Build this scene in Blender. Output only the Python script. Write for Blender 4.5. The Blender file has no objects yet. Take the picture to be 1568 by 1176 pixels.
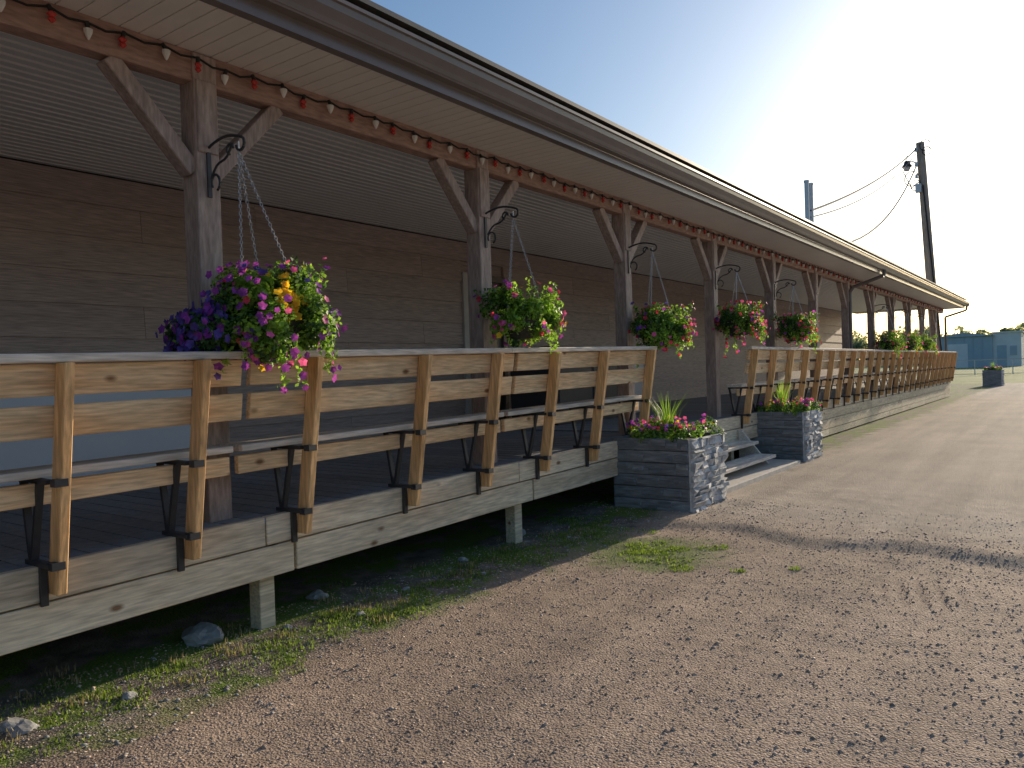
import bpy, math, random
import numpy as np
from mathutils import Vector, Matrix, noise
random.seed(7); rng=np.random.default_rng(7)
scene=bpy.context.scene
R=math.radians
# ------------------------------------------------------------ helpers
def link(o,parent=None):
    scene.collection.objects.link(o)
    if parent: o.parent=parent
    return o
def empty(name):
    e=bpy.data.objects.new(name,None); e.empty_display_size=.2
    return link(e)
class MB:
    def __init__(s): s.v=[];s.f=[];s.m=[]
    def hexa(s,p,m=0):
        n=len(s.v); s.v+= [tuple(q) for q in p]
        for q in ((0,3,2,1),(4,5,6,7),(0,1,5,4),(1,2,6,5),(2,3,7,6),(3,0,4,7)):
            s.f.append(tuple(n+i for i in q)); s.m.append(m)
    def box(s,x0,x1,y0,y1,z0,z1,m=0):
        s.hexa([(x0,y0,z0),(x1,y0,z0),(x1,y1,z0),(x0,y1,z0),(x0,y0,z1),(x1,y0,z1),(x1,y1,z1),(x0,y1,z1)],m)
    def bar(s,p0,p1,w,h,m=0,up=(0,0,1)):
        p0=Vector(p0);p1=Vector(p1);d=(p1-p0).normalized();u=Vector(up)
        a=d.cross(u)
        if a.length<1e-4: a=d.cross(Vector((1,0,0)))
        a.normalize();b=a.cross(d).normalized();a=a*w/2;b=b*h/2
        s.hexa([p0-a-b,p0+a-b,p1+a-b,p1-a-b,p0-a+b,p0+a+b,p1+a+b,p1-a+b],m)
    def cyl(s,p0,p1,r0,r1=None,n=10,m=0,cap=True):
        r1=r0 if r1 is None else r1
        p0=Vector(p0);p1=Vector(p1);d=(p1-p0).normalized()
        a=d.orthogonal().normalized();b=d.cross(a)
        k=len(s.v)
        for p,r in((p0,r0),(p1,r1)):
            for i in range(n):
                t=2*math.pi*i/n; s.v.append(tuple(p+(a*math.cos(t)+b*math.sin(t))*r))
        for i in range(n):
            j=(i+1)%n; s.f.append((k+i,k+j,k+n+j,k+n+i)); s.m.append(m)
        if cap:
            s.f.append(tuple(k+i for i in range(n-1,-1,-1)));s.m.append(m)
            s.f.append(tuple(k+n+i for i in range(n)));s.m.append(m)
    def tube(s,pts,r,n=6,m=0):
        for a,b in zip(pts[:-1],pts[1:]): s.cyl(a,b,r,r,n,m)
    def lathe(s,c,prof,n=16,m=0):
        k=len(s.v);c=Vector(c)
        for r,z in prof:
            for i in range(n):
                t=2*math.pi*i/n; s.v.append((c.x+r*math.cos(t),c.y+r*math.sin(t),c.z+z))
        for j in range(len(prof)-1):
            for i in range(n):
                i2=(i+1)%n; s.f.append((k+j*n+i,k+j*n+i2,k+(j+1)*n+i2,k+(j+1)*n+i)); s.m.append(m)
    def strip(s,prof,y0,y1,m=0,closed=False):
        k=len(s.v);n=len(prof)
        for y in(y0,y1):
            for x,z in prof: s.v.append((x,y,z))
        for i in range(n if closed else n-1):
            j=(i+1)%n; s.f.append((k+i,k+j,k+n+j,k+n+i)); s.m.append(m)
        if closed:
            s.f.append(tuple(k+i for i in range(n)));s.m.append(m)
            s.f.append(tuple(k+n+i for i in range(n-1,-1,-1)));s.m.append(m)
    def obj(s,name,mats,parent=None,bevel=0,smooth=False):
        me=bpy.data.meshes.new(name); me.from_pydata(s.v,[],s.f)
        for x in mats: me.materials.append(x)
        me.polygons.foreach_set('material_index',s.m)
        if smooth: me.polygons.foreach_set('use_smooth',[True]*len(s.f))
        me.update()
        o=link(bpy.data.objects.new(name,me),parent)
        if bevel:
            b=o.modifiers.new('bevel','BEVEL'); b.width=bevel; b.segments=1; b.limit_method='ANGLE'
        return o
def npobj(name,V,F,mats,mi=None,parent=None):
    me=bpy.data.meshes.new(name)
    V=np.asarray(V,dtype=np.float32);F=np.asarray(F,dtype=np.int32)
    k=F.shape[1]
    me.vertices.add(len(V));me.vertices.foreach_set('co',V.ravel())
    me.loops.add(F.size);me.loops.foreach_set('vertex_index',F.ravel())
    me.polygons.add(len(F));me.polygons.foreach_set('loop_start',np.arange(0,F.size,k,dtype=np.int32))
    for x in mats: me.materials.append(x)
    if mi is not None: me.polygons.foreach_set('material_index',np.asarray(mi,dtype=np.int32))
    me.update(calc_edges=True); me.validate()
    return link(bpy.data.objects.new(name,me),parent)
# ------------------------------------------------------------ materials
def mat(name,c1,c2=None,stretch=(1,1,1),ns=6,rough=.8,bump=0,bd=.01,island=0,transl=0,metal=0,detail=4,fine=0,spec=.5,lo=.35,hi=.68,knots=None):
    m=bpy.data.materials.new(name);m.use_nodes=True;nt=m.node_tree;N=nt.nodes;L=nt.links
    B=N['Principled BSDF'];B.inputs['Roughness'].default_value=rough;B.inputs['Metallic'].default_value=metal
    B.inputs['Specular IOR Level'].default_value=spec
    c2=c2 or tuple(x*.7 for x in c1)
    tc=N.new('ShaderNodeTexCoord');mp=N.new('ShaderNodeMapping');mp.inputs['Scale'].default_value=stretch
    L.new(tc.outputs['Object'],mp.inputs['Vector'])
    geo=N.new('ShaderNodeNewGeometry')
    if island and not transl:
        cm=N.new('ShaderNodeVectorMath');cm.operation='MULTIPLY_ADD'
        cb=N.new('ShaderNodeCombineXYZ')
        for i in range(3): L.new(geo.outputs['Random Per Island'],cb.inputs[i])
        cm.inputs[1].default_value=(37,51,23); L.new(cb.outputs[0],cm.inputs[0]); L.new(mp.outputs[0],cm.inputs[2])
        vec=cm.outputs[0]
    else: vec=mp.outputs[0]
    no=N.new('ShaderNodeTexNoise');no.inputs['Scale'].default_value=ns;no.inputs['Detail'].default_value=detail if not transl else 1;no.inputs['Roughness'].default_value=.6
    L.new(vec,no.inputs['Vector'])
    cr=N.new('ShaderNodeValToRGB');cr.color_ramp.elements[0].position=lo;cr.color_ramp.elements[1].position=hi
    cr.color_ramp.elements[0].color=(*c2,1);cr.color_ramp.elements[1].color=(*c1,1)
    L.new(no.outputs['Fac'],cr.inputs['Fac']);col=cr.outputs['Color']
    hgt=no.outputs['Fac']
    def mulc(col,fac):
        mx=N.new('ShaderNodeMix');mx.data_type='RGBA';mx.blend_type='MULTIPLY';mx.inputs['Factor'].default_value=1
        L.new(col,mx.inputs['A']);L.new(fac,mx.inputs['B']);return mx.outputs['Result']
    if fine:
        n2=N.new('ShaderNodeTexNoise');n2.inputs['Scale'].default_value=fine;n2.inputs['Detail'].default_value=3
        L.new(vec,n2.inputs['Vector'])
        mr=N.new('ShaderNodeMapRange');mr.inputs[1].default_value=.3;mr.inputs[2].default_value=.7;mr.inputs[3].default_value=.7;mr.inputs[4].default_value=1.2
        L.new(n2.outputs['Fac'],mr.inputs[0]);col=mulc(col,mr.outputs[0]);hgt=n2.outputs['Fac']
    if knots:
        km=N.new('ShaderNodeMapping');km.inputs['Scale'].default_value=knots;L.new(tc.outputs['Object'],km.inputs['Vector'])
        vk=N.new('ShaderNodeTexVoronoi');vk.inputs['Scale'].default_value=6;L.new(km.outputs[0],vk.inputs['Vector'])
        kr=N.new('ShaderNodeValToRGB');kr.color_ramp.elements[0].position=.05;kr.color_ramp.elements[1].position=.13
        kr.color_ramp.elements[0].color=(.32,.22,.16,1);kr.color_ramp.elements[1].color=(1,1,1,1)
        L.new(vk.outputs['Distance'],kr.inputs[0]);col=mulc(col,kr.outputs[0])
    if island:
        hs=N.new('ShaderNodeHueSaturation')
        mr=N.new('ShaderNodeMapRange');mr.inputs[3].default_value=1-island;mr.inputs[4].default_value=1+island
        L.new(geo.outputs['Random Per Island'],mr.inputs[0]);L.new(mr.outputs[0],hs.inputs['Value']);L.new(col,hs.inputs['Color']);col=hs.outputs['Color']
    L.new(col,B.inputs['Base Color'])
    if bump:
        bp=N.new('ShaderNodeBump');bp.inputs['Strength'].default_value=bump;bp.inputs['Distance'].default_value=bd
        L.new(hgt,bp.inputs['Height']);L.new(bp.outputs[0],B.inputs['Normal'])
    if transl:
        tr=N.new('ShaderNodeBsdfTranslucent');ms=N.new('ShaderNodeMixShader');ms.inputs[0].default_value=transl
        g=N.new('ShaderNodeMix');g.data_type='RGBA';g.blend_type='MULTIPLY';g.inputs['Factor'].default_value=1;g.inputs['B'].default_value=(1.7,1.7,1.2,1)
        L.new(col,g.inputs['A']);L.new(g.outputs['Result'],tr.inputs['Color'])
        L.new(B.outputs[0],ms.inputs[1]);L.new(tr.outputs[0],ms.inputs[2]);L.new(ms.outputs[0],N['Material Output'].inputs[0])
    return m
M={}
M['board']=mat('pine_board',(.90,.68,.42),(.78,.50,.26),(1,.12,1.4),9,.75,.25,.004,.13,fine=60,knots=(1,.55,1))
M['upright']=mat('cedar_upright',(.88,.55,.26),(.72,.39,.16),(1.2,1.2,.12),9,.65,.25,.004,.13,fine=60)
M['cap']=mat('weathered_cap',(.80,.73,.64),(.64,.56,.48),(1,.1,1),10,.75,.25,.004,.1,fine=60)
M['fascia']=mat('fascia_wood',(.88,.74,.54),(.70,.55,.38),(1,.12,1.3),7,.8,.3,.004,.12,fine=55,knots=(1,.5,1))
M['deck']=mat('deck_mat',(.28,.29,.31),(.2,.21,.23),(1,1,1),20,.85,.3,.004,.15)
M['mesh']=mat('black_iron',(.035,.035,.04),(.045,.045,.05),rough=.5,ns=20)
M['post']=mat('painted_post',(.46,.35,.30),(.36,.26,.22),(1.5,1.5,.3),8,.65,.25,.004,.1,fine=40)
M['beam']=mat('painted_beam',(.42,.26,.20),(.33,.20,.155),(1.5,.3,1.5),8,.65,.2,.004,.08,fine=40)
M['siding']=mat('brown_siding',(.56,.44,.385),(.47,.365,.32),(1,.15,3),7,.6,.15,.003,.06,fine=40)
M['soffit']=mat('soffit_vinyl',(.82,.78,.74),(.77,.73,.69),ns=3,rough=.45)
M['ceil']=mat('porch_ceiling_metal',(.82,.80,.78),(.77,.75,.73),ns=3,rough=.38)
M['gutter']=mat('gutter_metal',(.19,.155,.145),(.155,.13,.12),ns=4,rough=.3)
M['roof']=mat('roof_metal',(.14,.12,.11),(.1,.09,.08),ns=4,rough=.5)
M['frame']=mat('door_frame_paint',(.62,.58,.55),(.54,.51,.48),ns=4,rough=.5)
M['door']=mat('door_paint',(.2,.15,.13),(.16,.12,.10),ns=4,rough=.4)
M['glass']=mat('dark_glass',(.03,.035,.04),(.02,.025,.03),ns=2,rough=.08)
M['white']=mat('white_enamel',(.84,.87,.9),(.8,.84,.87),ns=2,rough=.3)
M['plank']=mat('dark_plank',(.27,.285,.30),(.17,.18,.19),(.3,.3,1.5),9,.8,.5,.008,.2,fine=30)
M['stone']=mat('ledge_stone',(.72,.70,.67),(.38,.38,.39),ns=14,rough=.85,bump=.6,bd=.01,island=.3)
M['soil']=mat('soil',(.05,.035,.025),(.03,.02,.015),ns=30,rough=.95,bump=.6)
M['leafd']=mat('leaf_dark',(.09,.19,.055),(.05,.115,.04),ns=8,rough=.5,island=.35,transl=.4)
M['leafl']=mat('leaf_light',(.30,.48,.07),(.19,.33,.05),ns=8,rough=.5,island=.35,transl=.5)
M['purple']=mat('petal_purple',(.42,.08,.52),(.26,.045,.36),ns=20,rough=.6,island=.35,transl=.4)
M['violet']=mat('petal_violet',(.14,.09,.42),(.08,.05,.28),ns=20,rough=.6,island=.3,transl=.3)
M['pink']=mat('petal_pink',(.85,.16,.46),(.7,.10,.34),ns=20,rough=.6,island=.3,transl=.4)
M['red']=mat('petal_red',(.75,.07,.14),(.6,.05,.1),ns=20,rough=.6,island=.3,transl=.4)
M['yellow']=mat('petal_yellow',(.88,.62,.04),(.85,.48,.03),ns=20,rough=.6,island=.15,transl=.4)
M['pot']=mat('basket_pot',(.05,.055,.04),(.03,.03,.025),ns=20,rough=.8,bump=.4)
M['steel']=mat('galvanised_steel',(.65,.65,.66),(.55,.55,.56),ns=20,rough=.4,metal=.4)
M['bw']=mat('bulb_white',(.8,.77,.72),(.7,.67,.63),ns=20,rough=.25)
M['br']=mat('bulb_red',(.6,.05,.04),(.5,.04,.035),ns=20,rough=.25)
M['wire']=mat('wire_black',(.02,.025,.02),(.015,.015,.015),ns=20,rough=.6)
M['conc']=mat('concrete',(.66,.61,.54),(.54,.49,.43),ns=12,rough=.9,bump=.3)
M['pole']=mat('pole_wood',(.5,.41,.33),(.38,.31,.25),(2,2,.2),6,.85,.4,.01,fine=20)
M['rock']=mat('rock_grey',(.42,.41,.40),(.26,.25,.24),ns=9,rough=.9,bump=.6,bd=.01,island=.3)
M['pebble']=mat('pebble_mix',(.62,.48,.37),(.38,.285,.215),ns=40,rough=.85,island=.45)
M['grass']=mat('grass_blades',(.22,.30,.05),(.11,.17,.035),ns=10,rough=.6,island=.4,transl=.45)
M['drygrass']=mat('dry_grass_blades',(.40,.33,.18),(.26,.21,.12),ns=10,rough=.7,island=.4,transl=.3)
M['shed1']=mat('shed_bluegrey',(.38,.47,.55),(.34,.42,.49),ns=1,rough=.6)
M['shed2']=mat('shed_pale',(.72,.74,.76),(.64,.66,.69),ns=1,rough=.6)
M['ftree']=mat('distant_foliage',(.30,.33,.21),(.20,.23,.15),ns=1,rough=.8,island=.3,transl=.5)
M['bark']=mat('bark',(.12,.09,.07),(.07,.05,.04),ns=5,rough=.9)
# ground
def ground_mat():
    m=bpy.data.materials.new('ground_surface');m.use_nodes=True;nt=m.node_tree;N=nt.nodes;L=nt.links
    B=N['Principled BSDF'];B.inputs['Roughness'].default_value=.9;B.inputs['Specular IOR Level'].default_value=.25
    tc=N.new('ShaderNodeTexCoord');P=tc.outputs['Object']
    sep=N.new('ShaderNodeSeparateXYZ');L.new(P,sep.inputs[0])
    def nz(s,d=5,r=.6,v=None):
        n=N.new('ShaderNodeTexNoise');n.inputs['Scale'].default_value=s;n.inputs['Detail'].default_value=d;n.inputs['Roughness'].default_value=r;L.new(v or P,n.inputs['Vector']);return n.outputs['Fac']
    def ramp(f,a,ca,b,cb):
        r=N.new('ShaderNodeValToRGB');r.color_ramp.elements[0].position=a;r.color_ramp.elements[1].position=b
        r.color_ramp.elements[0].color=(*ca,1);r.color_ramp.elements[1].color=(*cb,1);L.new(f,r.inputs[0]);return r.outputs[0]
    def mix(f,a,b,mode='MIX'):
        x=N.new('ShaderNodeMix');x.data_type='RGBA';x.blend_type=mode
        if isinstance(f,float): x.inputs['Factor'].default_value=f
        else: L.new(f,x.inputs['Factor'])
        L.new(a,x.inputs['A']);L.new(b,x.inputs['B']);return x.outputs['Result']
    def mth(op,a,b=None):
        x=N.new('ShaderNodeMath');x.operation=op
        for i,q in enumerate((a,b)):
            if q is None: continue
            if isinstance(q,(int,float)): x.inputs[i].default_value=q
            else: L.new(q,x.inputs[i])
        return x.outputs[0]
    def step(v,a,b):
        x=N.new('ShaderNodeMapRange');x.interpolation_type='SMOOTHSTEP';x.inputs[1].default_value=a;x.inputs[2].default_value=b;L.new(v,x.inputs[0]);return x.outputs[0]
    big=nz(.9,4);med=nz(7,5);fine=nz(90,3,.7)
    vo=N.new('ShaderNodeTexVoronoi');vo.inputs['Scale'].default_value=90;L.new(P,vo.inputs['Vector'])
    peb=ramp(vo.outputs['Color'],.1,(.30,.225,.17),.9,(.66,.51,.395))
    grav=mix(.75,ramp(fine,.35,(.32,.24,.18),.65,(.56,.43,.33)),peb)
    asph=ramp(fine,.3,(.39,.325,.27),.7,(.58,.49,.41))
    fy=step(mth('ADD',sep.outputs['Y'],mth('MULTIPLY',big,1.0)),6.4,7.6)
    road=mix(fy,grav,asph)
    road=mix(1.0,road,ramp(big,.3,(.82,.81,.81),.7,(1.1,1.08,1.06)),'MULTIPLY')
    mp=N.new('ShaderNodeMapping');mp.inputs['Scale'].default_value=(1.6,.10,1);mp.inputs['Rotation'].default_value=(0,0,.12);L.new(P,mp.inputs['Vector'])
    road=mix(1.0,road,ramp(nz(1.6,4,.6,mp.outputs[0]),.35,(.78,.77,.77),.65,(1.1,1.09,1.08)),'MULTIPLY')
    dirt=ramp(med,.35,(.13,.11,.09),.7,(.32,.27,.22))
    moss=ramp(fine,.35,(.08,.13,.025),.65,(.20,.28,.05))
    mm=step(nz(2.2,4),.46,.54)
    dirt=mix(mm,dirt,moss)
    fx=step(mth('ADD',sep.outputs['X'],mth('MULTIPLY',mth('SUBTRACT',nz(2.5,5),.5),.9)),-2.95,-3.25)
    col=mix(fx,road,dirt)
    vd=N.new('ShaderNodeVectorMath');vd.operation='DISTANCE';vd.inputs[1].default_value=(-2.6,5.2,0);L.new(P,vd.inputs[0])
    sp=mth('MULTIPLY',step(mth('ADD',vd.outputs['Value'],mth('MULTIPLY',med,.7)),1.05,.65),.85)
    col=mix(sp,col,moss)
    gf=step(mth('ADD',sep.outputs['Y'],mth('MULTIPLY',big,2.0)),47,48.5)
    col=mix(gf,col,ramp(nz(.4,6,.7),.35,(.16,.22,.06),.7,(.34,.35,.14)))
    L.new(col,B.inputs['Base Color'])
    h=mth('ADD',mth('MULTIPLY',mth('SUBTRACT',1.0,vo.outputs['Distance']),.6),mth('MULTIPLY',fine,.6))
    h=mth('ADD',h,mth('MULTIPLY',med,1.2))
    bp=N.new('ShaderNodeBump');bp.inputs['Strength'].default_value=.85;bp.inputs['Distance'].default_value=.010
    L.new(h,bp.inputs['Height']);L.new(bp.outputs[0],B.inputs['Normal'])
    return m
def sstep(a,b,x):
    t=min(1,max(0,(x-a)/(b-a)));return t*t*(3-2*t)
def gz(x,y):
    if y>40 or x<-16 or x>20 or y<-14: return .02 if y>6.3 else -.03
    e=5.98+.10*math.sin(x*1.3)-.25*sstep(-1.6,1.0,x)
    e+=.25*noise.noise(Vector((x*1.5,3.3,0)))
    z=-.022+.038*sstep(e,e+.34,y)
    z+=.007*noise.noise(Vector((x*.8,y*.8,1)))+.007*noise.noise(Vector((x*3,y*3,5)))
    if y<9: z+=.003*noise.noise(Vector((x*11,y*11,2)))
    z-=.03*sstep(-3.2,-3.8,x)*(1-sstep(5,6,y))
    d=math.hypot((x+.75)/.45,(y-5.0)/.4)
    if d<1: z+=.012*(1-d)*math.sin(x*60+y*14)
    for c in(-.1,-1.75):
        q=abs(x-c-.15*math.sin(y*.25))
        if q<.25: z-=.006*(1-q/.25)*sstep(6,4,y)
    return z
def axis(a,b,st,lo,hi):
    c=list(np.arange(a,b+1e-6,st));s=st;x=c[-1]
    while x<hi: s*=1.22;x+=s;c.append(x)
    s=st;x=c[0];p=[]
    while x>lo: s*=1.22;x-=s;p.append(x)
    return np.array(p[::-1]+c)
xs=axis(-4.3,.8,.035,-900,900);ys=axis(.8,8.2,.035,-300,1500)
V=np.array([(x,y,gz(x,y)) for y in ys for x in xs])
nx=len(xs);ii,jj=np.meshgrid(np.arange(nx-1),np.arange(len(ys)-1));a=(jj*nx+ii).ravel()
F=np.stack([a,a+1,a+1+nx,a+nx],1)
g=npobj('ground',V,F,[ground_mat()]);g.data.polygons.foreach_set('use_smooth',[True]*len(F))

# ------------------------------------------------------------ scatter
def stones(name,P,S,mat_,flat=.65):
    n=len(P);base=np.array([(1,0,0),(0,1,0),(-1,0,0),(0,-1,0),(0,0,1),(0,0,-1)],float)
    f=np.array([(0,1,4),(1,2,4),(2,3,4),(3,0,4),(1,0,5),(2,1,5),(3,2,5),(0,3,5)])
    th=rng.uniform(0,6.28,n);B=base[None]*(1+rng.uniform(-.35,.35,(n,6,1)))
    B=B+rng.uniform(-.25,.25,(n,6,3));B[:,:,2]*=flat
    c,s=np.cos(th)[:,None],np.sin(th)[:,None]
    x=B[:,:,0]*c-B[:,:,1]*s;y=B[:,:,0]*s+B[:,:,1]*c
    V=np.stack([x,y,B[:,:,2]],2)*S[:,None,None]+P[:,None,:]
    F=(f[None]+(np.arange(n)*6)[:,None,None]).reshape(-1,3)
    return npobj(name,V.reshape(-1,3),F,[mat_])
n=30000
px=-4.0+rng.random(n)*4.4;py=.9+rng.random(n)**1.3*6.6
keep=(py<6.6)|(px<-2.2)|(rng.random(n)<.35);px,py=px[keep],py[keep];n=len(px)
S=rng.uniform(.0025,.007,n)+.008*(rng.random(n)**14)
P=np.array([(x,y,gz(x,y)) for x,y in zip(px,py)])
stones('gravel',P,S,M['pebble'])
n=800;px=-3.25+rng.normal(0,.28,n);py=rng.uniform(.8,6.3,n);S=rng.uniform(.005,.014,n)
P=np.array([(x,y,gz(x,y)) for x,y in zip(px,py)]);stones('edge_gravel',P,S,M['rock'])
def rock(x,y,s,sx=1,sy=1,sz=.6):
    import bmesh
    bm=bmesh.new();bmesh.ops.create_icosphere(bm,subdivisions=3,radius=1)
    o=Vector((x*3,y*5,s*7))
    for v in bm.verts:
        k=1+.45*noise.noise(v.co*1.3+o)+.15*noise.noise(v.co*3+o)
        v.co=Vector((v.co.x*sx,v.co.y*sy,v.co.z*sz))*s*k
    me=bpy.data.meshes.new('rock');bm.to_mesh(me);bm.free();me.materials.append(M['rock'])
    ob=link(bpy.data.objects.new('rock',me));ob.location=(x,y,gz(x,y)+s*sz*.2);return ob
for r in [(-3.40,1.70,.035),(-3.50,1.30,.075,1.2,.8,.3),(-3.37,3.04,.028),(-3.88,2.35,.10,1.3,.9,.7),(-3.92,5.35,.07),(-3.3,4.1,.022),(-3.55,3.6,.028),(-3.75,4.4,.04),(-3.6,2.7,.025),(-3.95,3.2,.06)]: rock(*r)
def blades(name,C,H,mat_,lean=.5,w=.0035,parent=None):
    n=len(C);th=rng.uniform(0,6.28,n);l=rng.uniform(.1,lean,n)*H
    d=np.stack([np.cos(th),np.sin(th),np.zeros(n)],1);b=np.stack([-np.sin(th),np.cos(th),np.zeros(n)],1)*w
    z=np.array([0,0,1.0])
    p1=C+d*(l*.35)[:,None]+z*(H*.6)[:,None];p2=C+d*l[:,None]+z*H[:,None]
    V=np.stack([C-b,C+b,p1+b*.8,p1-b*.8,p2+b*.1,p2-b*.1],1).reshape(-1,3)
    k=(np.arange(n)*6)[:,None];F=np.concatenate([k+np.array([[0,1,2,3]]),k+np.array([[3,2,4,5]])])
    return npobj(name,V,F,[mat_],parent=parent)
def tufts(name,spots,mat_):
    C=[];H=[]
    for (x,y,r,k,h) in spots:
        a=rng.uniform(0,6.28,k);q=r*np.sqrt(rng.random(k))
        for i in range(k):
            X=x+q[i]*math.cos(a[i]);Y=y+q[i]*math.sin(a[i]);C.append((X,Y,gz(X,Y)-.003));H.append(h*rng.uniform(.4,1))
    return blades(name,np.array(C),np.array(H),mat_)
sp=[(-2.6+rng.normal(0,.24),5.2+rng.normal(0,.2),.09,80,.022) for _ in range(20)]
sp+=[(-3.45+rng.normal(0,.18),rng.uniform(.9,6.2),.10,70,.024) for _ in range(130)]
sp+=[(-1.85,5.0,.05,60,.03),(-1.55,5.25,.04,40,.025),(-2.2,5.6,.06,60,.025)]
tufts('grass',sp,M['grass'])
tufts('dry_grass',[(-3.7+rng.normal(0,.2),rng.uniform(1,6.4),.08,30,.04) for _ in range(35)],M['drygrass'])

# ------------------------------------------------------------ building
bld=empty('porch_building')
Y0,Y1=-9,31.6
DA,DB=8.08,9.05
w=MB()
row=.285;z=.05;r=0
while z<3.13:
    y=Y0+(r%3)*1.2-2
    while y<30.6:
        a=max(y,Y0);b=min(y+3.66,30.6)
        if b>a:
            zt=min(z+row,3.15)
            segs=[(a,b)]
            if zt>.68 and z<2.74:
                segs=[];
                if a<DA: segs.append((a,min(b,DA)))
                if b>DB: segs.append((max(a,DB),b))
            for (p,q) in segs:
                if q-p<.02: continue
                w.hexa([(-6.78,p+.002,z),(-6.725,p+.002,z),(-6.725,q-.002,z),(-6.78,q-.002,z),(-6.78,p+.002,zt),(-6.745,p+.002,zt+.004),(-6.745,q-.002,zt+.004),(-6.78,q-.002,zt)])
        y+=3.66
    z+=row;r+=1
w.box(-15.0,-6.785,30.3,30.58,0,3.15);w.box(-15.0,-14.7,Y0,30.3,0,3.15);w.box(-15,-6.785,Y0,Y0+.2,0,3.15)
w.box(-7.0,-6.785,Y0+.2,DA,0,3.15);w.box(-7.0,-6.785,DB,30.3,0,3.15);w.box(-7,-6.785,DA,DB,2.74,3.15)
w.obj('wall_siding',[M['siding']],bld)
gm=MB();gm.v=[(-15,30.5,3.15),(-3.2,30.5,3.15),(-3.2,30.5,3.3),(-9.1,30.5,4.75),(-15,30.5,3.3)];gm.f=[(0,1,2,3,4)];gm.m=[0];gm.obj('gable_end',[M['siding']],bld)
d=MB()
d.box(-6.76,-6.70,DA,DA+.10,.68,2.74);d.box(-6.76,-6.71,DB-.08,DB,.68,2.74,1);d.box(-6.76,-6.70,DA+.10,DB-.08,2.65,2.74,1)
d.box(-6.80,-6.75,DA+.10,DB-.08,.69,2.65,1);d.box(-6.752,-6.742,DA+.25,DB-.2,1.6,2.45,2)
d.cyl((-6.75,DA+.17,1.65),(-6.68,DA+.17,1.65),.025,.025,10,3);d.obj('door',[M['frame'],M['door'],M['glass'],M['steel']],bld,.004)
c=MB();prof=[];x=-6.76
while x<-3.98:
    prof+=[(x,3.17),(x+.06,3.17),(x+.068,3.188),(x+.088,3.188)];x+=.096
c.strip(prof,Y0,Y1);c.obj('porch_ceiling',[M['ceil']],bld)
s=MB();y=Y0
while y<Y1:
    for (p,q,zz) in((y,y+.093,3.142),(y+.093,y+.1,3.151)):
        k=len(s.v);s.v+=[(-3.83,p,zz),(-3.215,p,zz),(-3.215,q,zz),(-3.83,q,zz)];s.f.append((k,k+3,k+2,k+1));s.m.append(0)
    for q in(.093,.1):
        k=len(s.v);s.v+=[(-3.83,y+q,3.142),(-3.215,y+q,3.142),(-3.215,y+q,3.151),(-3.83,y+q,3.151)];s.f.append((k,k+1,k+2,k+3));s.m.append(0)
    y+=.1
s.obj('soffit',[M['soffit']],bld)
g=MB()
g.box(-3.215,-3.19,Y0,Y1,3.12,3.40)
g.box(-3.26,-3.216,Y0,Y1,3.125,3.139,0)
g.strip([(-3.188,3.19),(-3.13,3.19),(-3.115,3.215),(-3.10,3.235),(-3.075,3.265),(-3.07,3.30),(-3.055,3.305),(-3.055,3.325),(-3.068,3.33),(-3.075,3.31),(-3.10,3.24),(-3.12,3.20),(-3.185,3.20)],Y0,Y1+.05,0,True)
g.box(-3.188,-3.06,Y1+.052,Y1+.06,3.19,3.32)
g.tube([(-3.12,17.1,3.2),(-3.14,17.1,3.08),(-3.72,17.1,2.9),(-3.79,17.1,2.8),(-3.79,17.1,.3)],.035,8)
g.tube([(-3.12,31.5,3.2),(-3.14,31.5,3.05),(-3.8,31.5,2.85),(-3.8,31.5,.3)],.035,8)
g.obj('gutter',[M['gutter']],bld)
rf=MB()
rf.hexa([(-3.12,Y0,3.405),(-3.12,Y1+.1,3.405),(-9.1,Y1+.1,4.9),(-9.1,Y0,4.9),(-3.12,Y0,3.435),(-3.12,Y1+.1,3.435),(-9.1,Y1+.1,4.94),(-9.1,Y0,4.94)])
rf.hexa([(-9.1,Y0,4.9),(-9.1,Y1+.1,4.9),(-15.3,Y1+.1,3.405),(-15.3,Y0,3.405),(-9.1,Y0,4.94),(-9.1,Y1+.1,4.94),(-15.3,Y1+.1,3.435),(-15.3,Y0,3.435)])
for y in np.arange(Y0+.3,Y1,.6): rf.bar((-3.5,y,3.53),(-9.1,y,4.945),.03,.03)
rf.box(-4.0,-3.2,Y1-.03,Y1,3.13,3.42)
rf.obj('roof',[M['roof']],bld)
b=MB();b.box(-3.935,-3.825,Y0,31.3,2.98,3.145);b.obj('beam',[M['beam']],bld,.006)
def dz(y): return .57+(y-1)*.0145 if y<7.4 else .68
posts=[2.45+2.44*k for k in range(-4,12)]
p=MB()
for y in posts:
    p.box(-3.95,-3.81,y-.07,y+.07,dz(y)-.2,3.135)
    p.box(-3.962,-3.798,y-.062,y+.062,2.60,2.99)
    for sgn in(-1,1):
        p.bar((-3.88,y+sgn*.06,2.50),(-3.88,y+sgn*.50,2.985),.085,.095,0,(1,0,0))
p.obj('posts_and_braces',[M['post']],bld,.005)
v=MB();
for yy,h in((18.4,5.5),(18.75,5.5)):
    v.cyl((-4.95,yy,3.8),(-4.95,yy,h),.05,.05,10);v.cyl((-4.95,yy,h),(-4.95,yy,h+.05),.06,.06,10)
v.cyl((-4.95,18.58,3.8),(-4.95,18.58,4.35),.13,.12,10)
v.obj('roof_vent_pipes',[M['steel']],bld)

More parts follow.
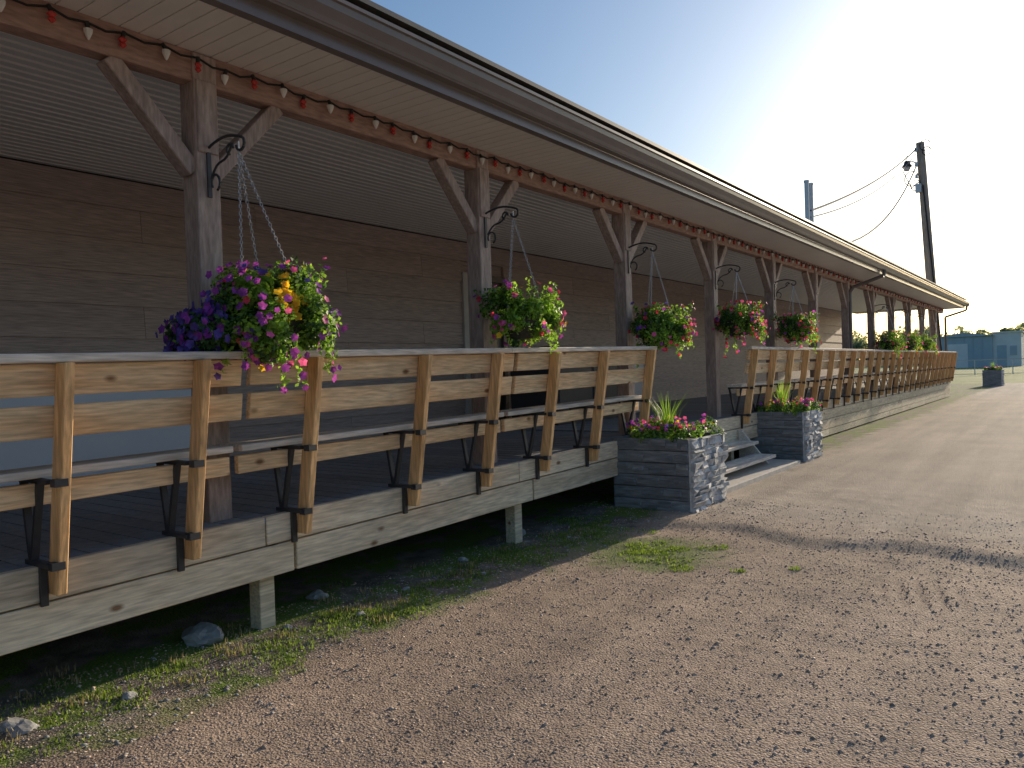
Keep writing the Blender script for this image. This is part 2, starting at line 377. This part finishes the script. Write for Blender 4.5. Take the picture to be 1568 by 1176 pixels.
# ------------------------------------------------------------ deck / ramp
def sb(mb,x0,x1,y0,y1,a,b_,m=0,k=0.0):
    pts=[]
    for zz in(a,b_):
        for (x,y) in((x0,y0),(x1,y0),(x1,y1),(x0,y1)): pts.append((x+k*zz,y,dz(y)+zz))
    mb.hexa(pts,m)
deck=empty('wooden_ramp_deck')
m_=MB();y=-6
while y<31.0:
    y2=y+.14
    m_.box(-6.72,-3.635,y,y2-.006,dz(y)-.035,dz(y)-.0);y=y2
m_.obj('deck_boards',[M['deck']],deck)
f=MB()
segs=[(-6,-2.46),(-2.45,-.02),(-.01,2.60),(2.61,5.0),(5.01,7.39)]
for i,(a,b_) in enumerate(segs):
    sb(f,-3.675,-3.63,a,b_,-.155,.003);
    sb(f,-3.675,-3.634,a+.2 if i else a,(b_+.19) if b_<7 else b_,-.335,-.165)
y=7.4
while y<31:
    b_=min(y+3.6,31);sb(f,-3.675,-3.63,y+.005,b_,-.155,.003);sb(f,-3.675,-3.634,y+.005,b_,-.335,-.165)
    if y>9: sb(f,-3.675,-3.638,y+.005,b_,-.515,-.345);sb(f,-3.675,-3.642,y+.005,b_,-.64,-.525)
    y+=3.6
f.obj('fascia_boards',[M['fascia']],deck,.004)
t=MB()
for y in np.arange(-4.75,31,2.44):
    t.box(-3.83,-3.73,y+.05,y+.15,-.1,dz(y)-.04)
    t.box(-5.2,-5.1,y+.05,y+.15,-.1,dz(y)-.04)
    t.box(-6.7,-3.74,y-.03,y+.015,dz(y)-.23,dz(y)-.04)
for x in(-4.4,-5.15,-5.9): 
    t.hexa([(x-.02,-6,dz(-6)-.22),(x+.02,-6,dz(-6)-.22),(x+.02,7.3,dz(7.3)-.22),(x-.02,7.3,dz(7.3)-.22),(x-.02,-6,dz(-6)-.045),(x+.02,-6,dz(-6)-.045),(x+.02,7.3,dz(7.3)-.045),(x-.02,7.3,dz(7.3)-.045)])
t.obj('support_posts',[M['fascia']],deck,.004)

def bench_rail(ups,y0,y1,breaks,name):
    e=empty(name);K=.16
    u=MB()
    for y in ups:
        j=random.uniform(-.012,.012)
        sb(u,-3.605,-3.515,y-.021,y+.021,-.11+j,.875,0,K)
    u.obj('uprights',[M['upright']],e,.004)
    bd=MB();se=MB();edges=[y0]+breaks+[y1]
    for a,b_ in zip(edges[:-1],edges[1:]):
        j=lambda: random.uniform(-.01,.01)
        a2=a+.025;b2=b_-.025
        sb(bd,-3.648,-3.610,a2+j(),b2+j(),.738,.872,0,K)
        sb(bd,-3.648,-3.610,a2+j(),b2+j(),.560,.698,0,K)
        sb(bd,-3.668,-3.630,a2,b2,.265,.362,0,0)
        sb(se,-3.800,-3.700,a2,b2,.385,.42)
        sb(se,-3.694,-3.590,a2,b2,.387,.422)
    bd.obj('back_boards',[M['board']],e,.004);se.obj('seat_planks',[M['cap']],e,.004)
    c=MB();y=y0-.02
    while y<y1+.02:
        b_=min(y+4.85,y1+.02);sb(c,-3.70,-3.555,y+.002,b_,.877,.915,0,K*.9);y+=4.85
    c.obj('cap_rail',[M['cap']],e,.005)
    br=MB()
    for y in ups:
        D=dz(y);yy=y-.04
        br.bar((-3.79,yy,D+.372),(-3.52,yy,D+.372),.03,.02)
        br.bar((-3.775,yy,D+.37),(-3.71,yy,D+.02),.03,.02,0,(1,0,0))
        br.bar((-3.61,yy,D+.37),(-3.695,yy,D+.02),.03,.02,0,(1,0,0))
        br.bar((-3.75,yy,D+.012),(-3.52,yy,D+.012),.035,.02)
        br.bar((-3.615,yy,D+.02),(-3.615,yy,D-.17),.03,.02,0,(1,0,0))
        for zz in(.372,.012): br.box(-3.54+.16*zz-.01,-3.505+.16*zz,y-.05,y+.005,D+zz-.018,D+zz+.015)
    br.obj('iron_brackets',[M['mesh']],e)
    return e
bench_rail([-4.6,-3.8,-3.0,-2.3,-1.55,-.8,-.05,.75,1.50,2.13,2.82,3.72,4.50,5.28,6.08,7.03],-5,7.15,[-2.42,0.0,2.42,4.80],'bench_railing')
bench_rail(list(np.arange(10.1,31,.80)),10.0,31.0,[10+2.4*i for i in range(1,9)],'bench_railing')
st=empty('wooden_steps');s=MB()
for i,(x1,x0,zt) in enumerate(((-3.14,-3.42,.20),(-3.36,-3.64,.365))):
    s.box(x0,x0+.135,7.62,9.95,zt-.04,zt);s.box(x0+.141,x1,7.62,9.95,zt-.04,zt)
for q in(7.6,9.93):
    s.hexa([(-3.62,q,.03),(-3.2,q,.03),(-3.2,q+.04,.03),(-3.62,q+.04,.03),(-3.62,q,.50),(-3.58,q,.50),(-3.58,q+.04,.50),(-3.62,q+.04,.50)])
s.obj('treads',[M['cap']],st,.004)
s=MB();s.box(-3.62,-2.98,7.5,10.45,-.1,.075);s.obj('base_slab',[M['conc']],st,.01)

# ------------------------------------------------------------ string lights
sl=empty('string_lights');wv=MB();bb=MB()
y=-1.0;k=0;last=None
while y<31:
    x=-3.805;z=3.10+random.uniform(-.012,.012)
    if last is not None:
        mid=((x+last[0])/2+.0,(y+last[1])/2,(z+last[2])/2-.018)
        wv.cyl(last,mid,.006,.006,5);wv.cyl(mid,(x,y,z),.006,.006,5)
    last=(x,y,z)
    dx=random.uniform(-.01,.018);dy=random.uniform(-.018,.018);bb.cyl((x,y,z+.005),(x+dx,y+dy,z-.025),.011,.011,8,2)
    m=k%2
    if m: bb.lathe((x+dx,y+dy,z-.025),[(.011,0),(.022,-.012),(.010,-.026),(.019,-.038),(.006,-.052),(0,-.054)],6,1)
    else: bb.lathe((x+dx,y+dy,z-.025),[(.012,0),(.022,-.004),(.021,-.018),(.011,-.041),(.004,-.054),(0,-.056)],8,0)
    y+=.182*random.uniform(.85,1.15);k+=1
wv.obj('light_wire',[M['wire']],sl);bb.obj('bulbs',[M['bw'],M['br'],M['wire']],sl,smooth=False)

# ------------------------------------------------------------ plants
def diamonds(C,Nrm,S,W,T=None):
    n=len(C)
    Nrm=Nrm/np.linalg.norm(Nrm,axis=1,keepdims=True)
    if T is None: T=rng.normal(size=(n,3))
    T=T-Nrm*np.sum(T*Nrm,1,keepdims=True);T/=np.linalg.norm(T,axis=1,keepdims=True)+1e-9
    B=np.cross(Nrm,T);s=S[:,None];w=(S*W)[:,None]
    V=np.stack([C-T*s*.5,C+B*w*.5-Nrm*s*.12,C+T*s*.5,C-B*w*.5-Nrm*s*.12],1)
    return V.reshape(-1,3)
def foliage(name,C,Nrm,S,mats,mi,parent,W=.6):
    V=diamonds(C,Nrm,S,W);F=np.arange(len(C)*4).reshape(-1,4)
    return npobj(name,V,F,mats,mi,parent)
def flowers(name,C,Nrm,S,mats,mi,parent):
    n=len(C);Nrm=Nrm/np.linalg.norm(Nrm,axis=1,keepdims=True)
    T=rng.normal(size=(n,3));T-=Nrm*np.sum(T*Nrm,1,keepdims=True);T/=np.linalg.norm(T,axis=1,keepdims=True);B=np.cross(Nrm,T)
    Vs=[];
    for k in range(5):
        a=k*2*math.pi/5;d_=T*math.cos(a)+B*math.sin(a);e=-T*math.sin(a)+B*math.cos(a);s=S[:,None]
        Vs.append(np.stack([C,C+d_*s*.32+e*s*.24+Nrm*s*.08,C+d_*s*.55+Nrm*s*.12,C+d_*s*.32-e*s*.24+Nrm*s*.08],1))
    V=np.concatenate(Vs).reshape(-1,3);F=np.arange(len(V)).reshape(-1,4);MI=np.tile(mi,5)
    return npobj(name,V,F,mats,MI,parent)
def clumpy(center,rad,nclump,per,light_bias):
    Cs=[];Ns=[];Ms=[]
    for i in range(nclump):
        v=rng.normal(size=3);v/=np.linalg.norm(v);rr=rng.random()**.4
        c=np.array(center)+v*rad*rr*.85
        r=rng.uniform(.3,.55)*min(rad)
        q=rng.normal(size=(per,3));q/=np.linalg.norm(q,axis=1,keepdims=True)
        p=c+q*r*(rng.random((per,1))**.35)
        Cs.append(p);Ns.append(q+np.array([0,0,.6])+rng.normal(size=(per,3))*.5)
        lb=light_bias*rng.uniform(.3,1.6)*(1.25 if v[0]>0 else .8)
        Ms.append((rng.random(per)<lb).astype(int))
    return np.concatenate(Cs),np.concatenate(Ns),np.concatenate(Ms)
FM=[M['purple'],M['violet'],M['pink'],M['red'],M['yellow']]
def scroll(mb,x,y,z):
    mb.box(x-.004,x+.006,y-.012,y+.012,z-.27,z+.06)
    arm=[(x+.005,y,z)]+[(x+.29*t,y,z+.03*math.sin(t*3.0)) for t in np.linspace(.1,1,8)]
    curl=[(x+.29+.035*math.sin(a),y,z-.033+.035*math.cos(a)) for a in np.linspace(0,4.6,12)]
    mb.tube(arm+curl,.008,6)
    S_=[]
    for a in np.linspace(-1.2,3.6,14): S_.append((x+.055+.042*math.cos(a)*(1-.08*a),y,z-.20+.045*math.sin(a)))
    mb.tube(S_,.007,6)
    S2=[(x+.02+.2*t,y,z-.17+.15*t+.02*math.sin(t*6.28)) for t in np.linspace(0,1,9)]
    S2+= [(x+.20+.028*math.cos(a),y,z-.045+.028*math.sin(a)) for a in np.linspace(0,4.5,9)]
    mb.tube(S2,.007,6)
def basket(y,zc,rad,n,pal,near,lb=.45,lobes=(),off=(0.04,0.03)):
    e=empty('hanging_flower_basket');x=-3.55;z=2.63
    b=MB();scroll(b,-3.805,y,z);b.obj('scroll_bracket',[M['mesh']],e)
    hook=Vector((-3.53,y,z-.02));c=MB();rim=zc
    c.tube([hook,hook-Vector((0,0,.05))],.004,6)
    hook=hook-Vector((0,0,.05))
    for k in range(3):
        a=k*2.094+.6;q=Vector((x+off[0]+.19*math.cos(a),y+off[1]+.19*math.sin(a),rim))
        L_=(q-hook).length
        if near:
            nl=int(L_/.019);d_=(q-hook).normalized();o1=d_.orthogonal().normalized();o2=d_.cross(o1)
            for i in range(nl):
                ce=hook+d_*(i+.5)*L_/nl;o=o1 if i%2 else o2
                pts=[ce+d_*.0135*math.cos(t)+o*.0075*math.sin(t) for t in np.linspace(0,6.283,7)]
                c.tube(pts,.0022,3)
        else: c.cyl(hook,q,.005,.005,5)
    c.obj('chains',[M['steel']],e)
    X=x+off[0];Yc=y+off[1]
    p=MB();p.lathe((X,Yc,zc-.16),[(0.0,-.03),(.09,-.025),(.15,.03),(.185,.12),(.195,.165),(.18,.165),(.17,.12)],20);p.obj('pot',[M['pot']],e)
    C,Nn,Mi=clumpy((X,Yc,zc),np.array(rad),38,n,lb)
    for (lx,ly,lz,r_) in lobes:
        c2,n2,m2=clumpy((X+lx,Yc+ly,zc+lz),np.array(r_),22,n,lb*.25);C=np.concatenate([C,c2]);Nn=np.concatenate([Nn,n2]);Mi=np.concatenate([Mi,m2])
    for _ in range(26):
        a=rng.uniform(-2.0,2.0);s0=np.array([X+rad[0]*.8*math.cos(a),Yc+rad[1]*.85*math.sin(a),zc-rad[2]*rng.uniform(-.2,.6)]);L_=rng.uniform(.06,.34)*(1 if rng.random()<.3 else .5)
        k=int(L_*170);t=np.linspace(0,1,k)[:,None]
        out=rng.uniform(0,.10)
        pts=s0+t*np.array([out*math.cos(a),out*math.sin(a),-L_])+rng.normal(size=(k,3))*.013
        C=np.concatenate([C,pts]);Nn=np.concatenate([Nn,rng.normal(size=(k,3))+np.array([.5,0,.4])]);Mi=np.concatenate([Mi,np.ones(k,int)])
    for _ in range(24):
        a=rng.uniform(0,6.28);q=rng.uniform(.2,.95);s0=np.array([X+rad[0]*q*math.cos(a),Yc+rad[1]*q*math.sin(a),zc+rad[2]*.6]);L_=rng.uniform(.05,.12)
        k=int(L_*200);t=np.linspace(0,1,k)[:,None];pts=s0+t*np.array([.05*math.cos(a),.05*math.sin(a),L_])+rng.normal(size=(k,3))*.01
        C=np.concatenate([C,pts]);Nn=np.concatenate([Nn,rng.normal(size=(k,3))+np.array([0,0,.4])]);Mi=np.concatenate([Mi,(rng.random(k)<.7).astype(int)])
    S=rng.uniform(.020,.043,len(C))
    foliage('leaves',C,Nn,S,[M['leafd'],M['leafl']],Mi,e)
    ctr=np.array([X,Yc,zc]);rel=(C-ctr)/np.array(rad);dist=np.linalg.norm(rel,axis=1)
    idx=np.where(dist>.8)[0]
    idx=rng.choice(idx,min(pal['n'],len(idx)),replace=False)
    nr=(C[idx]-ctr)/np.linalg.norm(C[idx]-ctr,axis=1)[:,None]
    fc=C[idx]+nr*.035+np.array([.014,-.014,0]);fn=nr+np.array([.35,-.5,.3])+rng.normal(size=(len(idx),3))*.4
    mi=rng.choice(5,len(idx),p=pal['p'])
    if pal.get('yc'):
        k=36;fc2=ctr+np.array(pal['yc'])+rng.normal(size=(k,3))*np.array([.03,.055,.075]);fc=np.concatenate([fc,fc2]);fn=np.concatenate([fn,np.array([.6,-.6,.3])+rng.normal(size=(k,3))*.3]);mi=np.concatenate([mi,np.full(k,4)])
    if pal.get('left'):
        mi[(fc[:,1]<y-.2)]=rng.choice([0,1],int((fc[:,1]<y-.2).sum()),p=[.35,.65])
    flowers('blooms',fc,fn,rng.uniform(.030,.052,len(fc)),FM,mi,e)
    return e
basket(2.45,1.70,(.33,.35,.25),430,dict(n=560,p=[.66,.10,.16,.04,.04],yc=(.20,-.06,.07),left=True),True,.65,[(-.10,-.36,-.08,(.17,.16,.16))],(.08,.13))
basket(4.89,1.80,(.34,.34,.22),300,dict(n=70,p=[.3,.05,.45,.1,.1]),True,.85)
basket(7.33,1.75,(.34,.34,.23),240,dict(n=130,p=[.2,.1,.35,.35,.0]),True,.5)
basket(9.77,1.93,(.33,.33,.20),200,dict(n=190,p=[.1,.05,.4,.45,.0]),False,.5)
basket(12.21,1.89,(.33,.33,.21),180,dict(n=110,p=[.1,.05,.4,.45,.0]),False,.5)
for yy in(19.53,24.4,21.97): basket(yy,1.8,(.38,.38,.26),90,dict(n=70,p=[.1,.05,.45,.3,.1]),False,.6)

def planter(x0,x1,y0,y1,h,z0=.0):
    e=empty('planter_box')
    b=MB();nrow=6;rh=h/nrow
    for r_ in range(nrow):
        za=z0+r_*rh;zb=za+rh-.006
        j=random.uniform(0,.012)
        b.box(x0+.0,x1-.052,y0-j,y0+.03,za,zb)
        b.box(x0,x1-.052,y1-.03,y1+j,za,zb);b.box(x0-j,x0+.028,y0+.032,y1-.032,za,zb)
        x=x0+.01
        while x<x1-.1:
            L_=random.uniform(.1,.3);xe=min(x+L_,x1-.055);zz=za+random.uniform(0,rh*.5);pr=random.uniform(.004,.022)
            b.hexa([(x,y0-j-pr,zz),(xe,y0-j-pr*.6,zz),(xe,y0-j+.002,zz),(x,y0-j+.002,zz),(x+.01,y0-j-pr*.4,zz+rh*.5),(xe-.01,y0-j-pr,zz+rh*.45),(xe,y0-j+.002,zz+rh*.48),(x,y0-j+.002,zz+rh*.5)])
            x=xe+random.uniform(.0,.05)
    b.box(x0+.03,x1-.06,y0+.03,y1-.03,z0,z0+h*.55)
    b.obj('plank_sides',[M['plank']],e,.004)
    s=MB();zz=z0
    s.box(x1-.05,x1-.03,y0+.002,y1-.002,z0,z0+h-.012)
    while zz<z0+h-.012:
        hh=min(random.uniform(.035,.075),z0+h-zz);y=y0
        while y<y1-.005:
            L_=random.uniform(.08,.24);ye=min(y+L_,y1);a,b1,c1,d1=[random.uniform(-.03,.03) for _ in range(4)];X=x1
            s.hexa([(X-.032,y,zz),(X+a,y,zz),(X+b1,ye,zz),(X-.032,ye,zz),(X-.032,y,zz+hh-.004),(X+c1,y+.006,zz+hh-.004),(X+d1,ye-.006,zz+hh-.004),(X-.032,ye,zz+hh-.004)])
            y=ye+.003
        zz+=hh
    s.obj('stone_face',[M['stone']],e,.003)
    s=MB();s.box(x0+.031,x1-.055,y0+.031,y1-.031,z0+h-.1,z0+h-.05);s.obj('soil',[M['soil']],e)
    cx,cy=(x0+x1)/2,(y0+y1)/2
    n=34;Cs=[];Ns=[];Ms=[]
    for _ in range(n):
        c=np.array([rng.uniform(x0+.06,x1-.04),rng.uniform(y0+.02,y1-.06),z0+h+rng.uniform(-.02,.11)])
        q=rng.normal(size=(150,3));q/=np.linalg.norm(q,axis=1,keepdims=True);p=c+q*rng.uniform(.06,.11)*(rng.random((150,1))**.4)*np.array([1,1,.9]);Cs.append(p);Ns.append(q+np.array([0,0,.6]));Ms.append((rng.random(150)<rng.uniform(.3,.9)).astype(int))
    C=np.concatenate(Cs);Nn=np.concatenate(Ns);Mi=np.concatenate(Ms)
    foliage('leaves',C,Nn,rng.uniform(.022,.04,len(C)),[M['leafd'],M['leafl']],Mi,e)
    k=150;idx=rng.choice(np.where(C[:,2]>z0+h+.03)[0],k);fc=C[idx]+np.array([.01,-.015,.03])
    flowers('blooms',fc,np.array([.3,-.6,.6])+rng.normal(size=(k,3))*.3,rng.uniform(.028,.045,k),FM,rng.choice(5,k,p=[.40,.05,.42,.05,.08]),e)
    k=80;blades('spike_grass',np.tile(np.array([cx,cy-.05,z0+h-.05]),(k,1))+rng.normal(size=(k,3))*np.array([.02,.02,0]),rng.uniform(.25,.5,k),M['leafl'],.6,.004,e)
    return e
planter(-3.68,-2.85,6.65,7.47,.69,.0)
planter(-3.80,-2.97,10.72,11.5,.70,.0)
planter(-3.6,-2.8,42.0,42.8,.75,.02)

# ------------------------------------------------------------ things on the porch
cf=empty('chest_freezer');c=MB();D=dz(3)
c.box(-6.68,-6.12,1.5,3.75,D+.06,D+.70);c.box(-6.69,-6.10,1.48,3.77,D+.715,D+.79);c.box(-6.66,-6.14,1.53,3.72,D+.0,D+.058,1);c.box(-6.098,-6.085,2.5,2.75,D+.72,D+.75,1)
c.obj('freezer_body',[M['white'],M['mesh']],cf,.012)
sc=empty('storage_cabinet');c=MB();D=.68
c.box(-5.9,-5.2,8.0,9.75,D+.06,D+.93);c.box(-5.95,-5.15,7.95,9.8,D+.935,D+.985);c.box(-5.198,-5.188,8.05,8.85,D+.1,D+.9);c.box(-5.198,-5.188,8.9,9.7,D+.1,D+.9)
c.box(-5.185,-5.17,8.78,8.81,D+.45,D+.6,1);c.box(-5.88,-5.22,8.05,9.7,D,D+.058)
c.obj('cabinet_body',[M['mesh'],M['steel']],sc,.006)
c=MB();c.box(-5.85,-5.2,9.85,10.4,D+.03,D+.97);c.box(-5.198,-5.185,9.88,10.37,D+.08,D+.6);c.box(-5.198,-5.185,9.88,10.37,D+.63,D+.94);c.obj('cabinet_pale_unit',[M['frame']],sc,.008)

# ------------------------------------------------------------ utility pole
up=empty('utility_pole');X,Y=-4.9,36.4
p=MB();top=Vector((X-.25,Y-.1,10.4));p.cyl((X+.25,Y,-.2),top,.22,.16,14);p.obj('pole',[M['pole']],up)
q=MB()
for zz in(-.4,-1.0,-1.5): q.cyl(top+Vector((-.12,-.28,zz)),top+Vector((-.12,-.28,zz+.16)),.06,.045,8);q.bar(top+Vector((-.12,-.05,zz+.03)),top+Vector((-.12,-.3,zz+.03)),.03,.03)
arm=top+Vector((0,0,-.9));q.tube([arm,arm+Vector((-.25,-.2,.12)),arm+Vector((-.42,-.35,.1))],.03,8)
l=arm+Vector((-.45,-.38,.0));q.lathe(l,[(0,.16),(.1,.14),(.13,.02),(.2,-.08),(.19,-.1)],14,1)
q.lathe(l,[(.1,-.06),(.14,-.16),(.08,-.27),(0,-.29)],12,2)
for (cx_,cz_,rr) in((.22,-.2,.2),(-.3,-1.5,.28),(.28,-.45,.16),(-.15,-1.8,.2)): q.tube([top+Vector((cx_,-.2,cz_))+Vector((rr*math.cos(t),-.1,rr*1.1*math.sin(t))) for t in np.linspace(0,5.6,12)],.018,5,3)
q.tube([top+Vector((.1,-.2,-1.8)),Vector((X+.42,Y-.2,1))],.03,6,3)
q.tube([top+Vector((-.45,-.3,-.5)),top+Vector((-.6,-.3,-1.2)),top+Vector((-.3,-.3,-1.9)),top+Vector((0,-.2,-1.6))],.018,5,3)
q.box(top.x-.17,top.x+.05,top.y-.35,top.y-.16,top.z-2.1,top.z-1.75,0)
q.obj('fittings_and_lamp',[M['steel'],M['mesh'],M['bw'],M['wire']],up)
pl=MB()
def cable(a,b,sag,r=.026):
    a=Vector(a);b=Vector(b);pts=[a.lerp(b,t)-Vector((0,0,sag*4*t*(1-t))) for t in np.linspace(0,1,14)];pl.tube(pts,r,5)
cable(top+Vector((-.12,-.28,-.3)),(-4.95,18.7,4.9),.25);cable(top+Vector((-.12,-.28,-1.0)),(-4.95,20.6,4.3),.75)
cable(top+Vector((-.12,-.28,-.5)),(-4.95,18.7,4.75),.4,.016)
pl.obj('power_line',[M['wire']])

# ------------------------------------------------------------ distance
sh=empty('storage_building');s=MB()
s.box(-16.5,-9.5,126,134,0,4.4);s.strip([(-16.8,4.4),(-9.2,4.4),(-13,5.0)],125.7,134.3,0,True)
s.box(-9.49,-6.2,126.5,134,0,4.7,1);s.box(-9.6,-6.0,126.3,134.2,4.7,4.9,1)
for i in range(6): s.box(-16.3+i*1.1,-16.2+i*1.1,125.93,125.99,0,4.3,0)
s.box(-9.0,-7.9,126.42,126.49,0,3.0,0);s.box(-7.5,-6.7,126.42,126.49,1.6,2.9,0);s.box(-15,-12.5,125.9,125.98,0,3.4,1)
s.obj('walls_and_doors',[M['shed1'],M['shed2']],sh)
sh2=empty('farm_shed');s=MB();s.box(-70,-48,150,160,0,4);s.strip([(-70.5,4),(-47.5,4),(-59,6.3)],149.5,160.5,1,True);s.box(-62,-58,149.9,149.98,0,3,1);s.obj('walls_and_roof',[M['shed2'],M['shed1']],sh2)
cl=empty('chain_link_fence');s=MB();yf=70
for x in np.arange(-24,14,2.5): s.cyl((x,yf,0),(x,yf,1.2),.035,.035,6)
s.cyl((-24,yf,1.2),(13.5,yf,1.2),.03,.03,6);s.cyl((-24,yf,.1),(13.5,yf,.1),.02,.02,6)
for x in np.arange(-24,12.3,.22):
    s.cyl((x,yf,.08),(x+1.1,yf,1.18),.004,.004,3,cap=False);s.cyl((x+1.1,yf,.08),(x,yf,1.18),.004,.004,3,cap=False)
s.obj('posts_rails_mesh',[M['steel']],cl)
C=[];tr=MB()
for i in range(260):
    x=rng.uniform(-150,60);y=rng.uniform(185,235);h=rng.uniform(5,9.5)
    tr.cyl((x,y,0),(x,y,h*.7),.25,.08,5)
    for k in range(10):
        c=np.array([x+rng.normal(0,h*.22),y+rng.normal(0,h*.22),h*rng.uniform(.12,.9)]);r_=h*rng.uniform(.1,.2)
        q=rng.normal(size=(34,3));q/=np.linalg.norm(q,axis=1,keepdims=True);C.append(c+q*r_*rng.random((34,1))**.4)
C=np.concatenate(C);dt=empty('distant_trees')
tr.obj('trunks',[M['bark']],dt);foliage('crowns',C,rng.normal(size=(len(C),3)),rng.uniform(.6,1.2,len(C)),[M['ftree']],None,dt,.8)
# ------------------------------------------------------------ light
EL,AZ=13.0,4.2
W=bpy.data.worlds.new('World');scene.world=W;W.use_nodes=True;nt=W.node_tree
sky=nt.nodes.new('ShaderNodeTexSky');sky.sky_type='NISHITA';sky.sun_disc=False;sky.sun_elevation=R(EL);sky.sun_rotation=R(AZ)
sky.air_density=1.2;sky.dust_density=2.2;sky.ozone_density=4.5
bg=nt.nodes['Background'];bg.inputs['Strength'].default_value=.15;nt.links.new(sky.outputs[0],bg.inputs[0])
sd=bpy.data.lights.new('sun','SUN');sd.energy=5;sd.angle=R(.5);sd.color=(1,.84,.62);so=link(bpy.data.objects.new('sun',sd))
dv=-Vector((math.sin(R(AZ))*math.cos(R(EL)),math.cos(R(AZ))*math.cos(R(EL)),math.sin(R(EL))))
so.rotation_euler=dv.to_track_quat('-Z','Y').to_euler();so.location=(5,30,20)
# ------------------------------------------------------------ camera
cd=bpy.data.cameras.new('camera');cam=link(bpy.data.objects.new('camera',cd));cd.sensor_width=36;cd.lens=27.1;cd.clip_end=3000;cd.clip_start=.05
cam.matrix_world=Matrix.Translation((0,0,1.35))@Matrix.Rotation(R(36.3),4,'Z')@Matrix.Rotation(R(90-.83),4,'X')@Matrix.Rotation(R(-1.83),4,'Z')
scene.camera=cam
scene.view_settings.view_transform='Standard';scene.view_settings.look='None';scene.view_settings.exposure=0
